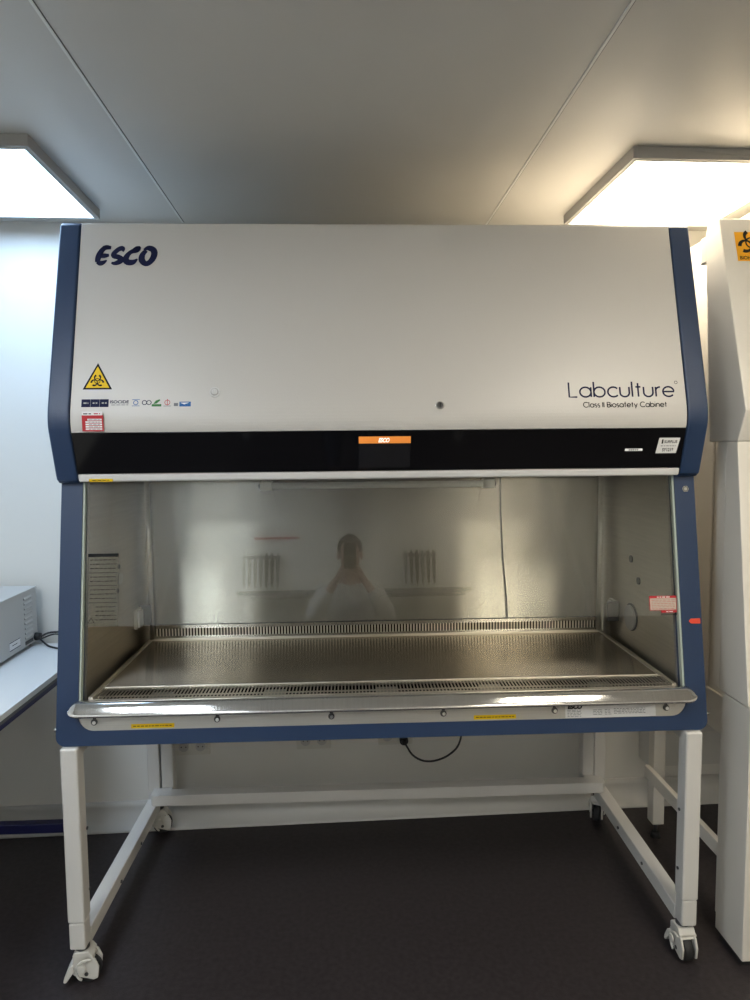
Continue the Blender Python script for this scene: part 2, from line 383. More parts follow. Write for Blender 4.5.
# logo strip
m = MB()
for k in range(3):
    x = -.881+k*.0262; PH.rect(m, x, .0435, x+.0255, .067, .0003, .0008, 'navy_ink'); fine_lines(PH, m, x+.006, x+.020, .0535, .0008, 'label_grey', .004)
PH.text(m, 'ISOCIDE', -.799, .0545, .0125, .0008, 'navy_ink', .054, .0003); fine_lines(PH, m, -.795, -.742, .0485, .0004, 'grey_ink', .002)
for (x, c, t) in ((-.725, 'logo_blue', 0), (-.695, 'navy_ink', 1)):
    PH.stroke(m, arc(x-.005*t, .056, .0065, 0, 330, 11), .0022, .0006, c, True)
    if t: PH.stroke(m, arc(x+.008, .056, .0065, 0, 330, 11), .0022, .0007, c, True)
    else: PH.rect(m, x-.011, .0645, x+.011, .066, .0003, .0007, c); PH.rect(m, x-.011, .0455, x+.011, .047, .0003, .0007, c)
PH.face(m, [(-.679, .044), (-.651, .044), (-.651, .051), (-.679, .051)], .0006, 'logo_green'); PH.face(m, [(-.675, .0515), (-.665, .053), (-.655, .062), (-.656, .066), (-.667, .062)], .0006, 'logo_green')
PH.stroke(m, arc(-.634, .056, .0075, 0, 330, 11), .0018, .0006, 'label_red', True); PH.rect(m, -.6348, .047, -.6332, .066, .0003, .0008, 'label_red'); PH.rect(m, -.645, .0445, -.623, .046, .0003, .0008, 'grey_ink')
PH.rect(m, -.615, .045, -.603, .054, .0003, .0008, 'grey_ink'); PH.rect(m, -.599, .0435, -.566, .058, .0003, .0008, 'logo_blue'); PH.face(m, [(-.597, .055), (-.570, .055), (-.585, .05)], .001, 'label_white')
P(m, 'certification_stickers')
# red and white service sticker wraps the kink: lies on the receding part
m = MB(); PK2 = Pl(PK.p(0, 0)+Vector((0, .0015, 0)), (1, 0, 0), (0, -.004, .1))
PK2.rect(m, -.877, -.028, -.816, .018, .0, .0012, 'label_red')
for k in range(5): PK2.rect(m, -.867+(.006 if k == 4 else 0), -.024+k*.0068, -.820, -.0192+k*.0068, .0012, .0015, 'label_white'); fine_lines(PK2, m, -.858, -.826, -.0226+k*.0068, .0015, 'grey_ink', .0014)
PK2.rect(m, -.876, .018, -.818, .029, .0, .001, 'label_white'); fine_lines(PK2, m, -.872, -.85, .021, .001, 'black_ink', .003); fine_lines(PK2, m, -.842, -.824, .021, .001, 'label_red', .003)
P(m, 'service_sticker')
# round sampling port and lock
m = MB(); PH.disc(m, -.497, .086, .0155, .0, .004, 'clear_plastic', 24); PH.disc(m, -.497, .086, .0115, .004, .0055, 'label_grey', 24); PH.disc(m, -.497, .086, .009, .0055, .009, 'clear_plastic', 24); PH.rect(m, -.499, .080, -.495, .092, .009, .012, 'clear_plastic'); P(m, 'sampling_port', .0015)
m = MB(); PH.disc(m, .166, .041, .0125, 0, .003, 'metal_bright', 24); PH.disc(m, .166, .041, .009, .003, .006, 'metal_dark', 20); PH.rect(m, .1645, .035, .1675, .047, .006, .007, 'void'); P(m, 'key_lock', .001)

# blue frame: outer outline with rounded lower corners, U-shaped opening
vt = .781
outer = [(-.975, vt)]+arc(-.947, .028, .028, 180, 270, 6)+arc(.947, .028, .028, 270, 360, 6)+[(.975, vt)]
inner = [(.912, vt)]+arc(.866, .089, .046, 0, -90, 8)+arc(-.866, .089, .046, 270, 180, 8)+[(-.912, vt)]
m = MB()
poly = outer+inner
n = len(poly); vs = [PF.p(a, b, 0) for a, b in poly]+[PF.p(a, b, -.05) for a, b in poly]
# triangulate the U in three pieces (no n-gon surprises)
def piece(pp): PF.slab(m, pp, -.05, 0, 'cab_blue')
piece([(-.975, vt), (-.975, .089)]+[(-.912, .089), (-.912, vt)])
piece([(.975, .089), (.975, vt), (.912, vt), (.912, .089)])
piece([(-.975, .089)]+arc(-.947, .028, .028, 180, 270, 6)+arc(.947, .028, .028, 270, 360, 6)+[(.975, .089), (.912, .089)]+arc(.866, .089, .046, 0, -90, 8)[1:]+arc(-.866, .089, .046, 270, 180, 8))
P(m, 'front_frame')
for s in (-1, 1):   # side panels and floor pan
    m = MB(); x0, x1 = sorted((s*.935, s*.973)); m.prism_x([(.045, .745), (.16, 1.505), (.80, 1.505), (.80, .745)], x0, x1, 'hood_white'); P(m, 'side_panel')
m = MB(); m.box(-.935, .935, .06, .80, .745, .80, 'hood_white'); P(m, 'bottom_pan')
m = MB(); m.box(-.935, .935, .665, .80, .80, 1.533, 'hood_white'); P(m, 'rear_plenum')
# screws
for x, v_ in ((.945, .736), (-.972, .043), (.975, .043)):
    m = MB()
    if v_ > .5:
        PF.disc(m, x, v_, .011, 0, .004, 'metal_bright', 6); PF.stroke(m, arc(x, v_, .007, 0, 315, 7), .002, .0045, 'metal_dark', True)
    else: m.tube([(x-.004*(1 if x > 0 else -1), .02, .783), (x+.012*(1 if x > 0 else -1), .02, .783)], .0055, 'metal_bright', 10)
    P(m, 'screw', .001)
m = MB(); PF.slab(m, [(.934, .327), (.940, .3345), (.969, .335), (.969, .319), (.940, .3195)], 0, .002, 'red_plastic'); o = P(m, 'red_marker'); tag(o, 'small red arrow marking the sash height')
# steel apron plate with fasteners
m = MB(); PF.rect(m, -.925, .03, .925, .130, -.012, -.0030, 'steel_plate'); P(m, 'front_apron')
for x in (-.865, -.506, -.168, .168, .506, .85):
    m = MB(); PF.slab(m, [(x-.004, .072), (x+.004, .072), (x+.006, .092), (x-.006, .092)], -.0028, -.0022, 'void')
    PF.disc(m, x, .068, .0095, -.003, .0005, 'metal_dark', 16); PF.disc(m, x+.001, .067, .0055, .0005, .004, 'metal_bright', 12); P(m, 'keyhole_fastener')
for x0, x1, v0 in ((-.758, -.632, .047), (.260, .388, .047)):
    m = MB(); PF.rect(m, x0, v0, x1, v0+.0125, -.003, -.0018, 'sign_yellow'); fine_lines(PF, m, x0+.006, x1-.006, v0+.005, -.0018, 'black_ink', .0022); o = P(m, 'warning_label')
m = MB(); PF.rect(m, .539, .0445, .817, .078, -.003, -.0018, 'label_white'); q = -.0014
PF.text(m, 'ESCO', .546, .0715, .016, q, 'black_ink', .045, .001, .25)
for k in range(5): fine_lines(PF, m, .545, .590, .0485+k*.0045, q, 'grey_ink', .0014)
for k in range(4): fine_lines(PF, m, .624, .652, .0525+k*.0045, q, 'grey_ink', .0014); fine_lines(PF, m, .660, .680, .0525+k*.0045, q, 'grey_ink', .0014); fine_lines(PF, m, .688, .785, .0545+k*.0045, q, 'grey_ink', .0016)
P(m, 'rating_label')

# armrest: rolled steel nose with rounded ends, plus the plate behind it
prof = [(.012, .8740), (.002, .8737), (-.004, .872), (-.0095, .869), (-.0140, .865), (-.019, .859), (-.0235, .853), (-.028, .8465), (-.0305, .842), (-.031, .838), (-.029, .8355), (-.024, .835), (-.012, .835), (.012, .836)]
xs = []
for s in (-1, 1): xs += [(s*(.928-.03*(1-math.sin(R(a)))), max(.03, math.cos(R(90-a)) if 0 else math.sin(R(a))**.5 if a else .05)) for a in ((0, 15, 30, 50, 70, 90) if s < 0 else (90, 70, 50, 30, 15, 0))]
xs = []
rr = .026
for a in (0, 15, 35, 60, 90): xs.append((-.928+rr*(1-math.cos(R(a))), max(.04, math.sin(R(a)))))
xs += [(x, k) for x, k in [(-q[0], q[1]) for q in xs][::-1]]
m = MB(); vs = []; np_ = len(prof); c = (-.006, .854)
for x, k in xs:
    for (y, z) in prof: vs.append((x, c[0]+(y-c[0])*(.55+.45*k), c[1]+(z-c[1])*k))
fs = [(i*np_+j, (i+1)*np_+j, (i+1)*np_+j+1, i*np_+j+1) for i in range(len(xs)-1) for j in range(np_-1)]
fs += [(i*np_+np_-1, (i+1)*np_+np_-1, (i+1)*np_, i*np_) for i in range(len(xs)-1)]
m.add(vs, fs, 'steel_rest', True); m.add(vs, [list(range(np_)), list(range(len(vs)-np_, len(vs)))[::-1]], 'steel_rest')
P(m, 'armrest')

# front grille: real slots, cavity below
def slotted(m, x0, x1, pitch, tooth, rows, fn, mat):
    n = int(round((x1-x0)/pitch))
    for k in range(n+1):
        x = x0+k*(x1-x0)/n
        for a, b in rows: fn(m, x-tooth/2, x+tooth/2, a, b, mat)
m = MB(); zg, tg = .878, .0025; gy = [.005, .010, .027, .034, .090, .102]
fn = lambda m, a, b, c, d, mat: m.box(a, b, c, d, zg-tg, zg, mat)
for a, b in ((gy[0], gy[1]), (gy[2], gy[3]), (gy[4], gy[5])): fn(m, -.872, .872, a, b, 'steel_lip')
fn(m, -.872, -.862, gy[1], gy[4], 'steel_lip'); fn(m, .862, .872, gy[1], gy[4], 'steel_lip')
slotted(m, -.862, .862, .0105, .0038, ((gy[1], gy[2]), (gy[3], gy[4])), fn, 'steel_lip')
P(m, 'front_grille')
m = MB(); m.box(-.903, .903, .030, .60, .801, .812, 'slot_shade')  # steel pan coloured near-black, shade under the slots painted in
for x in (-.68, -.34, .0, .32, .665): m.box(x-.033, x+.033, .04, .085, .858, .866, 'steel_plate')
P(m, 'drain_pan')
# work tray
m = MB(); m.box(-.872, .872, .104, .606, .866, .8765, 'steel_tray')
o = P(m, 'work_tray')
m = MB()
for s in (-1, 1):
    x0, x1 = sorted((s*.866, s*.880)); m.box(x0, x1, .012, .606, .860, .882, 'steel_lip')
m.box(-.866, .866, .102, .107, .866, .8795, 'steel_lip'); m.box(-.88, .88, .602, .612, .872, .884, 'steel_lip')
P(m, 'tray_lip', .0015)
# rear grille
m = MB(); fr = lambda m, a, b, c, d, mat: m.box(a, b, .612, .6145, c, d, mat)
for a, b in ((.884, .892), (.921, .934)): fr(m, -.872, .872, a, b, 'steel_back')
fr(m, -.872, -.852, .892, .921, 'steel_back'); fr(m, .862, .872, .892, .921, 'steel_back')
slotted(m, -.850, .860, .01165, .0058, ((.892, .921),), fr, 'steel_lip')
m.box(-.872, .872, .650, .652, .86, .94, 'slot_shade')  # near-black backing sheet, painted shade behind the rear slots
P(m, 'rear_grille')
# back wall with rounded corners to the side walls
m = MB(); m.box(-.872, .872, .620, .626, .936, 1.533, 'steel_back'); P(m, 'back_wall')
for s in (-1, 1):
    m = MB(); x0, x1 = sorted((s*.905, s*.912)); m.prism_x([(.055, .80), (.165, 1.533), (.58, 1.533), (.58, .80)], x0, x1, 'steel_side')
    pts = [(s*(.870+.036*math.cos(R(a))), .584+.036*math.sin(R(a))) for a in range(0, 91, 10)]
    vs = [(x, y, z) for x, y in pts for z in (.80, 1.533)]
    m.add(vs, [(2*i, 2*i+2, 2*i+3, 2*i+1) for i in range(len(pts)-1)], 'steel_side', True)
    P(m, 'side_wall')
    # bright corner post
    m = MB(); m.tube([(s*.8655, .600, .884), (s*.8655, .600, 1.524)], .0095, 'steel_lip', 14); P(m, 'corner_post')
m = MB(); m.box(-.905, .905, .16, .66, 1.524, 1.534, 'steel_plate'); P(m, 'exhaust_diffuser')
# uv lamp on the upper back wall
uv = MB(); uv.tube([(-.415, .59, 1.466), (.42, .59, 1.466)], .013, 'clear_plastic', 12); o = P(uv, 'ultraviolet_lamp')
for s in (-.418, .425):
    q = MB(); q.box(s-.022, s+.022, .575, .62, 1.449, 1.484, 'plastic_cream'); q.tube([(s-.03, .59, 1.466), (s+.03, .59, 1.466)], .010, 'metal_dark', 10); q_ = q.build('lamp_socket', bevel=.003)
    q_.parent = o
m = MB(); m.tube([(.476, .614, 1.53), (.479, .614, 1.36), (.488, .613, 1.17), (.500, .612, 1.05), (.507, .611, .935)], .0022, 'cable_black', 6); P(m, 'sensor_cord')
# side wall fittings
PLs = Pl((-.905, 0, 0), (0, 1, 0), (0, 0, 1)); PRs = Pl((.905, 0, 0), (0, -1, 0), (0, 0, 1))
m = MB(); ov = [(.379+.028*math.cos(R(a)), 1.163+.020*math.sin(R(a))) for a in range(0, 360, 20)]; PLs.slab(m, ov, 0, .006, 'plastic_cream'); P(m, 'service_port', .001)
for a, b in ((.379, 1.205), (.36, 1.125)):
    m = MB(); PLs.disc(m, a, b, .008, 0, .004, 'metal_dark', 14); P(m, 'gas_tap_hole')
def outlet(pl, y0, y1, name):
    m = MB(); pl.rect(m, y0, .945, y1, 1.018, 0, .012, 'plastic_cream'); pl.rect(m, y0+.006, .95, y1-.006, 1.012, .012, .020, 'label_white'); o = P(m, name, .003)
    f = MB(); pl.rect(f, y1+.004, .945, y1+.012, 1.02, 0, .045, 'metal_dark'); q = f.build('flip_cover', bevel=.002); q.parent = o; q.location = (0, 0, 0)
outlet(PLs, .515, .575, 'power_outlet'); outlet(PRs, -.575, -.515, 'power_outlet')
m = MB(); PRs.disc(m, -.394, .989, .050, 0, .003, 'metal_dark', 32); PRs.disc(m, -.397, .986, .045, .003, .008, 'inst_grey', 32); P(m, 'sealed_port', .001)
for a, b in ((-.404, 1.198), (-.340, 1.131)):
    m = MB(); PRs.disc(m, a, b, .013, 0, .004, 'metal_dark', 18); P(m, 'tap_hole_plug')
# sliding sash: real pane leaning back, edge guides at both sides
tl = R(8.3); DS = Vector((0, math.sin(tl), math.cos(tl))); PS = Pl((0, .070, 1.077), (1, 0, 0), DS)
m = MB(); PS.rect(m, -.908, 0, .908, .445, -.006, 0, 'sash_glass'); P(m, 'glass_sash')
m = MB(); PS.rect(m, -.897, .001, -.805, .219, .0003, .0006, 'label_film'); PS.rect(m, -.896, .209, -.806, .219, .0007, .0010, 'black_ink')
for k in range(15):
    z = .199-.0128*k
    if k in (3, 6, 10): PS.rect(m, -.893, z, -.809, z+.0012, .0007, .001, 'black_ink')
    else: fine_lines(PS, m, -.890 if k < 11 else -.872, -.812, z, .0007, 'black_ink', .0018)
PS.stroke(m, [(-.894, .012), (-.876, .012), (-.885, .027)], .0018, .001, 'black_ink', True)
o = P(m, 'instruction_label'); tag(o, 'clear label with black print on the glass')
m = MB(); PS.rect(m, .820, .016, .906, .061, .0003, .0006, 'label_red'); PS.rect(m, .8225, .018, .904, .0535, .0007, .0009, 'label_pale')
fine_lines(PS, m, .845, .885, .0555, .0007, 'label_white', .003)
for k in range(6): fine_lines(PS, m, .827, .900, .021+k*.0052, .001, 'label_red', .0011)
PS.rect(m, .856, .009, .906, .0155, .0003, .0008, 'label_red'); PS.rect(m, .856, .001, .906, .0088, .0003, .0006, 'label_film'); fine_lines(PS, m, .872, .893, .011, .0009, 'label_white', .0022)
o = P(m, 'safety_label'); tag(o, 'red and white label on the glass')
for s in (-1, 1):
    m = MB(); x0, x1 = sorted((s*.9065, s*.9135)); PF.rect(m, x0, .105, x1, vt, -.020, -.004, 'guide_green'); P(m, 'sash_guide')

# ------------------------------------------------------------------ stand under the cabinet
stn = thing('cabinet_stand', (0, .4, 0), 'white painted steel tube stand with four casters carrying the blue and grey cabinet', 'stand')
def Q(mb, name, bevel=0, seg=2, parent=stn): return place(mb.build(name, bevel=bevel, seg=seg), parent)
for s in (-1, 1):
    x0, x1 = sorted((s*.903, s*.953))
    if s < 0: x0, x1 = -.959, -.909
    m = MB(); m.box(x0, x1, -.014, .037, .202, .738, 'stand_white'); m.box(x0+.0015, x1-.0015, -.012, .035, .117, .202, 'stand_white'); Q(m, 'leg', .006, 3)
    for z in (.48, .29):
        b = MB(); xi_ = s*.903; b.tube([(xi_, .018, z), (xi_-s*.003, .018, z)], .005, 'metal_dark', 10); Q(b, 'bolt')
    dx = .020 if s > 0 else 0
    m = MB(); m.box(x0+dx, x1+dx, .775, .82, .122, .738, 'stand_white'); Q(m, 'leg', .005, 3)
    m = MB(); xa, xb = sorted((s*.852, s*.902)); m.box(xa+dx, xb+dx, .775, .82, .203, .738, 'stand_white'); Q(m, 'inner_post', .005, 3)
    m = MB(); m.prism_z([(x0+.001, .037), (x1-.001, .037), (x1-.001+dx, .775), (x0+.001+dx, .775)], .108, .157, 'stand_white'); Q(m, 'side_rail', .004, 3)
    m = MB(); m.box(x0+.004, x1-.004, .037, .775, .700, .738, 'stand_white'); Q(m, 'top_rail', .004, 3)
    for y in (.28, .50):
        b = MB(); b.tube([(s*.904+dx*y/.8, y, .133), (s*.900+dx*y/.8, y, .133)], .0055, 'metal_dark', 10); Q(b, 'bolt')
m = MB()
m.prism_z([(-.932, .728)]+arc(-.914, .728, .018, 180, 270, 5)[1:]+arc(.932, .728, .018, 270, 360, 5)+[(.950, .762), (-.932, .762)], .158, .203, 'stand_white')
m.box(-.932, -.858, .762, .774, .158, .203, 'stand_white'); m.box(.878, .950, .762, .774, .158, .203, 'stand_white')
m.box(-.902, -.858, .774, .84, .158, .203, 'stand_white'); m.box(.878, .922, .774, .84, .158, .203, 'stand_white')
Q(m, 'rear_crossbar', .003)
def caster(x, y, rz, name='caster', parent=stn):
    # local -y is the open (trailing) side where the wheel shows between the fork cheeks
    r = bpy.data.objects.new(name, None); COL.objects.link(r); r.parent = parent; r.location = Vector((x, y, 0))-parent.location; r.rotation_euler.z = rz; r.empty_display_size = .05
    w = MB(); cy = -.014
    w.tube([(-.0145, cy, .0375), (-.011, cy, .0375), (.011, cy, .0375), (.0145, cy, .0375)], [.033, .0375, .0375, .033], 'rubber', 28)
    w.tube([(-.028, cy, .0375), (.028, cy, .0375)], .006, 'metal_dark', 10); w.build('wheel', r)
    h = MB()
    for s in (-1, 1):
        x0, x1 = sorted((s*.019, s*.026))
        ch = [(-.046, .020), (-.034, .016), (-.018, .022), (.006, .030)]+arc(-.004, .058, .034, -40, 80, 8)+[(-.02, .096), (-.040, .080), (-.050, .055)]
        h.prism_x(ch, x0, x1, 'caster_grey')
        # curved rib band on the outer cheek
        band = arc(-.018, .050, .036, -60, 110, 12)+arc(-.018, .050, .029, 110, -60, 12)
        xa, xb = sorted((s*.026, s*.032)); h.prism_x(band, xa, xb, 'caster_grey')
    top = arc(cy, .0375, .046, 20, 118, 12)+arc(cy, .0375, .0405, 118, 20, 12)
    h.prism_x(top, -.020, .020, 'caster_grey')
    h.prism_x([(-.030, .078), (.022, .078), (.024, .098), (.016, .106), (-.022, .106), (-.034, .090)], -.026, .026, 'caster_grey')
    h.build('housing', r, .002)
    p = MB(); p.tube([(0, 0, .100), (0, 0, .111), (0, 0, .111), (0, 0, .117)], [.020, .020, .015, .015], 'metal_dark', 18); p.build('stem', r)
    b = MB(); b.prism_x([(.020, .050), (.044, .018), (.052, .020), (.049, .034), (.034, .064), (.022, .072)], -.031, .031, 'caster_grey')
    for s in (-1, 1): b.tube([(s*.0325, -.002, .060), (s*.038, -.002, .060)], .013, 'caster_grey', 16)
    b.build('brake_pedal', r, .003)
    return r
caster(-.930, .018, R(97)); caster(.923, .022, R(2)); caster(-.922, .797, R(100)); caster(.948, .797, R(-25))
# cables hanging below the cabinet
def curve_pts(pts):
    P_ = [Vector(p) for p in pts]; out = []
    for i in range(len(P_)-1):
        a, b, c_, d = P_[max(i-1, 0)], P_[i], P_[i+1], P_[min(i+2, len(P_)-1)]
        for k in range(8):
            t = k/8; out.append(.5*((2*b)+(c_-a)*t+(2*a-5*b+4*c_-d)*t*t+(3*b-a-3*c_+d)*t**3))
    return out+[P_[-1]]
m = MB(); m.tube(curve_pts([(.118, .868, .334), (.128, .84, .322), (.150, .81, .298), (.19, .79, .282), (.24, .785, .282), (.30, .79, .302), (.345, .79, .35), (.362, .795, .44), (.37, .795, .60), (.372, .795, .742)]), .0042, 'cable_black', 8)
o = m.build('power_cord', loc=(0, 0, 0)); tag(o, 'black power cord looping from the wall socket up behind the blue and grey cabinet', 'cable')
m = MB(); m.tube([(.118, .890, .334), (.118, .866, .334)], .019, 'cable_black', 16); m.tube([(.118, .866, .334), (.122, .850, .328)], [.014, .007], 'cable_black', 12)
q = m.build('plug'); q.parent = o
# wall sockets
def wall_y(x): return (YB+x*math.sin(RZ))/math.cos(RZ)
def socket(x, z, n, label):
    t = thing('wall_socket', (x, wall_y(x), z), label, 'socket', 'wall sockets under the cabinet', RZ)
    p = MB(); p.box(-.04, .04+(n-1)*.071, -.010, 0, -.04, .04, 'plastic_cream'); p.build('cover_plate', t, .003)
    for k in range(n):
        c = MB(); c.tube([(k*.071, -.0095, 0), (k*.071, -.017, 0)], [.028, .027], 'plastic_cream', 24); c.tube([(k*.071, -.016, 0), (k*.071, -.0172, 0)], .021, 'inst_grey', 20)
        o = c.build('socket_insert', t)
        for s in (-1, 1):
            h = MB(); h.tube([(k*.071+s*.0095, -.017, 0), (k*.071+s*.0095, -.0178, 0)], .0028, 'void', 8); h.build('pin_hole', o)
socket(-.83, .335, 2, 'double round-insert wall socket behind the cabinet, the one nearest the bench')
socket(-.31, .340, 2, 'double round-insert wall socket under the middle of the cabinet, with nothing plugged in')
socket(.047, .345, 2, 'double wall socket under the cabinet holding the black plug')

# ------------------------------------------------------------------ bench on the left with its instrument
bn = thing('lab_bench', (-1.65, .3, 0), 'white-topped lab bench on a blue steel frame, left of the cabinet', 'bench')
m = MB(); m.box(-2.02, -1.152, -.30, .80, .802, .820, 'bench_white'); m.box(-2.019, -1.1525, -.299, .799, .790, .802, 'bench_edge'); place(m.build('worktop'), bn)
m = MB(); m.box(-1.188, -1.154, -.28, .78, .772, .790, 'bench_blue'); m.box(-2.01, -1.188, .745, .78, .758, .790, 'bench_blue'); m.box(-2.01, -1.188, -.28, -.245, .758, .790, 'bench_blue'); place(m.build('apron_rail', bevel=.003), bn)
for x0, y0 in ((-1.196, .56), (-1.188, -.27), (-2.01, .56), (-2.01, -.27)):
    m = MB(); m.box(x0, x0+.034, y0, y0+.04, .004, .758, 'bench_blue'); m.box(x0+.006, x0+.029, y0+.008, y0+.032, 0, .006, 'rubber'); place(m.build('leg', bevel=.003), bn)
m = MB(); m.box(-1.975, -1.196, .563, .597, .146, .184, 'bench_blue'); place(m.build('stretcher', bevel=.003), bn)
ins = thing('lab_instrument', (-1.588, .61, .82), 'grey sheet steel instrument box with louvred vents standing on the lab bench', 'instrument', rz=R(1))
m = MB(); m.box(-.20, .20, -.32, .195, .014, .235, 'inst_grey'); m.box(-.203, .203, -.323, .198, .232, .238, 'inst_grey'); m.build('housing', ins, .003)
PI_ = Pl((.20, 0, 0), (0, 1, 0), (0, 0, 1))
m = MB()
for k in range(9):
    z = .045+k*.0195; PI_.slab(m, [(.085, z), (.150, z), (.150, z+.003), (.085, z+.003)], .0, .0005, 'metal_dark')
    m.prism([(0, z+.003), (0, z+.011), (.005, z+.003)], .085, .150, 'inst_grey', lambda a, b, d: (.20+a, d, b))
m.box(.198, .2012, .085, .150, .022, .036, 'metal_dark'); m.build('vent_louvers', ins)
m = MB(); PI_.rect(m, -.045, .034, .045, .068, .0003, .001, 'label_white'); PI_.stroke(m, [(-.043, .036), (.043, .036), (.043, .066), (-.043, .066)], .003, .0014, 'navy_ink', True); fine_lines(PI_, m, -.02, .02, .050, .001, 'navy_ink', .003); m.build('nameplate', ins)
m = MB(); m.tube([(.20, .172, .034), (.222, .172, .034)], [.016, .013], 'rubber', 14); m.build('cable_gland', ins)
for x in (-.17, .17):
    for y in (-.28, .165):
        m = MB(); m.tube([(x, y, 0), (x, y, .014)], [.013, .016], 'rubber', 12); m.build('foot', ins)
def cable(pts, r, label, name='instrument_cable'):
    # smooth the points
    out = []
    P_ = [Vector(p) for p in pts]
    for i in range(len(P_)-1):
        a, b, c_, d = P_[max(i-1, 0)], P_[i], P_[i+1], P_[min(i+2, len(P_)-1)]
        for k in range(6):
            t = k/6; out.append(.5*((2*b)+(c_-a)*t+(2*a-5*b+4*c_-d)*t*t+(3*b-a-3*c_+d)*t**3))
    out.append(P_[-1]); m = MB(); m.tube(out, r, 'cable_black', 8); return tag(m.build(name), label, 'cable')
cable([(-1.365, .775, .856), (-1.33, .79, .868), (-1.25, .79, .868), (-1.12, .79, .868), (-1.03, .81, .866), (-.95, .843, .862)], .0042, 'straight black cable leaving the instrument box, topmost of the three by the wall')
cable([(-1.365, .775, .846), (-1.31, .785, .862), (-1.25, .78, .845), (-1.19, .77, .837), (-1.10, .78, .833), (-1.03, .81, .836), (-.93, .843, .836)], .0034, 'thin black cable leaving the instrument box and sloping gently down behind the cabinet')
cable([(-1.365, .772, .846), (-1.340, .76, .829), (-1.31, .735, .8245), (-1.25, .70, .8245), (-1.19, .68, .8245), (-1.12, .70, .822), (-1.02, .78, .805), (-.91, .843, .80)], .0038, 'black cable dropping from the instrument box onto the white bench top and over its edge')

# ------------------------------------------------------------------ second cabinet on the right
c2 = thing('biosafety_cabinet', (1.7, .4, .03), 'cream white cabinet with an orange biohazard sticker, at the far right', 'biosafety cabinet')
def W(mb, name, bevel=.003, seg=2): return place(mb.build(name, bevel=bevel, seg=seg), c2)
m = MB(); hp = [(.194, 2.317), (.018, 1.705), (.056, 1.614), (.215, 1.614), (.272, 2.29), (.262, 2.317)]
m.prism_x(hp, 1.072, 2.35, 'cab2_white'); m.box(1.072, 2.35, .262, .30, 2.20, 2.285, 'cab2_white') ; W(m, 'hood', .004)
m = MB(); m.box(1.20, 2.25, .20, .80, .712, 2.352, 'cab2_white'); m.box(1.192, 1.20, .20, .80, .712, .724, 'cab2_white'); m.box(1.192, 1.2, .40, .415, .724, 2.35, 'cab2_white'); W(m, 'rear_body')
m = MB(); m.box(1.222, 2.22, .24, .79, .56, .712, 'cab2_white'); W(m, 'service_tray')
m = MB(); m.prism_x([(.056, 1.613), (-.040, .822), (.112, .822), (.112, 1.613)], 1.072, 1.13, 'cab2_white'); W(m, 'side_column')
m = MB(); m.prism_x([(.1135, 1.613), (.1135, .822), (.155, .822), (.165, 1.613)], 1.0735, 1.20, 'cab2_white'); W(m, 'side_panel')
m = MB(); m.box(1.0735, 1.15, -.052, .098, .028, .818, 'cab2_white')
W(m, 'front_pillar', .003)
m = MB(); m.box(1.085, 1.14, -.03, .085, 0, .028, 'rubber'); W(m, 'foot', 0)
m = MB(); m.box(1.2, 2.35, -.045, .10, .76, .86, 'cab2_white'); W(m, 'front_ledge')
m = MB(); m.box(1.13, 2.35, .20, .21, .87, 1.613, 'steel_plate'); W(m, 'inner_wall', 0)
P2 = Pl((0, .018, 1.705), (1, 0, 0), (0, .176, .612))
m = MB(); P2.rect(m, 1.1135, .488, 1.2135, .588, .0003, .001, 'sign_orange'); biohazard(P2, m, 1.163, .5505, .040, .0014, 'black_ink'); P2.text(m, 'BIOHAZARD', 1.121, .493, .0165, .0014, 'black_ink', .085, .0004)
o = place(m.build('biohazard_sticker'), c2); tag(o, 'orange square biohazard sticker')
s2 = thing('cabinet_stand', (1.6, .5, 0), 'cream steel stand under the right-hand cabinet, partly hidden by its pillar', 'stand')
def W2(mb, name, bevel=.003): return place(mb.build(name, bevel=bevel), s2)
for x in (1.112, 2.18):
    m = MB(); m.box(x, x+.048, .628, .678, .062, .710, 'cab2_white'); W2(m, 'leg')
    m = MB(); m.tube([(x+.024, .653, .062), (x+.024, .653, .022)], .008, 'metal_dark', 10); m.tube([(x+.024, .653, .022), (x+.024, .653, .0)], [.014, .022], 'rubber', 16); W2(m, 'levelling_foot', 0)
m = MB(); m.box(1.090, 1.111, .12, .665, .25, .30, 'cab2_white'); W2(m, 'side_rail')
m = MB(); m.box(1.112, 2.228, .60, .627, .515, .555, 'cab2_white'); m.box(1.16, 2.228, .125, .165, .61, .652, 'cab2_white'); W2(m, 'top_rail')
m = MB(); m.box(1.112, 1.16, .12, .168, .03, .654, 'cab2_white'); W2(m, 'leg')
m = MB(); m.tube([(1.136, .144, .03), (1.136, .144, .0)], .02, 'rubber', 14); W2(m, 'levelling_foot', 0)
m = MB(); m.box(0, .9, -.10, 0, .20, .375, 'cove_vinyl'); m.box(.0, .9, -.102, -.100, .345, .349, 'plastic_cream')
o = m.build('cable_duct', loc=(1.19, wall_y(1.19)-.002, 0), rz=RZ, bevel=.004); tag(o, 'beige cable trunking box low on the wall behind the right-hand stand', 'cable trunking')

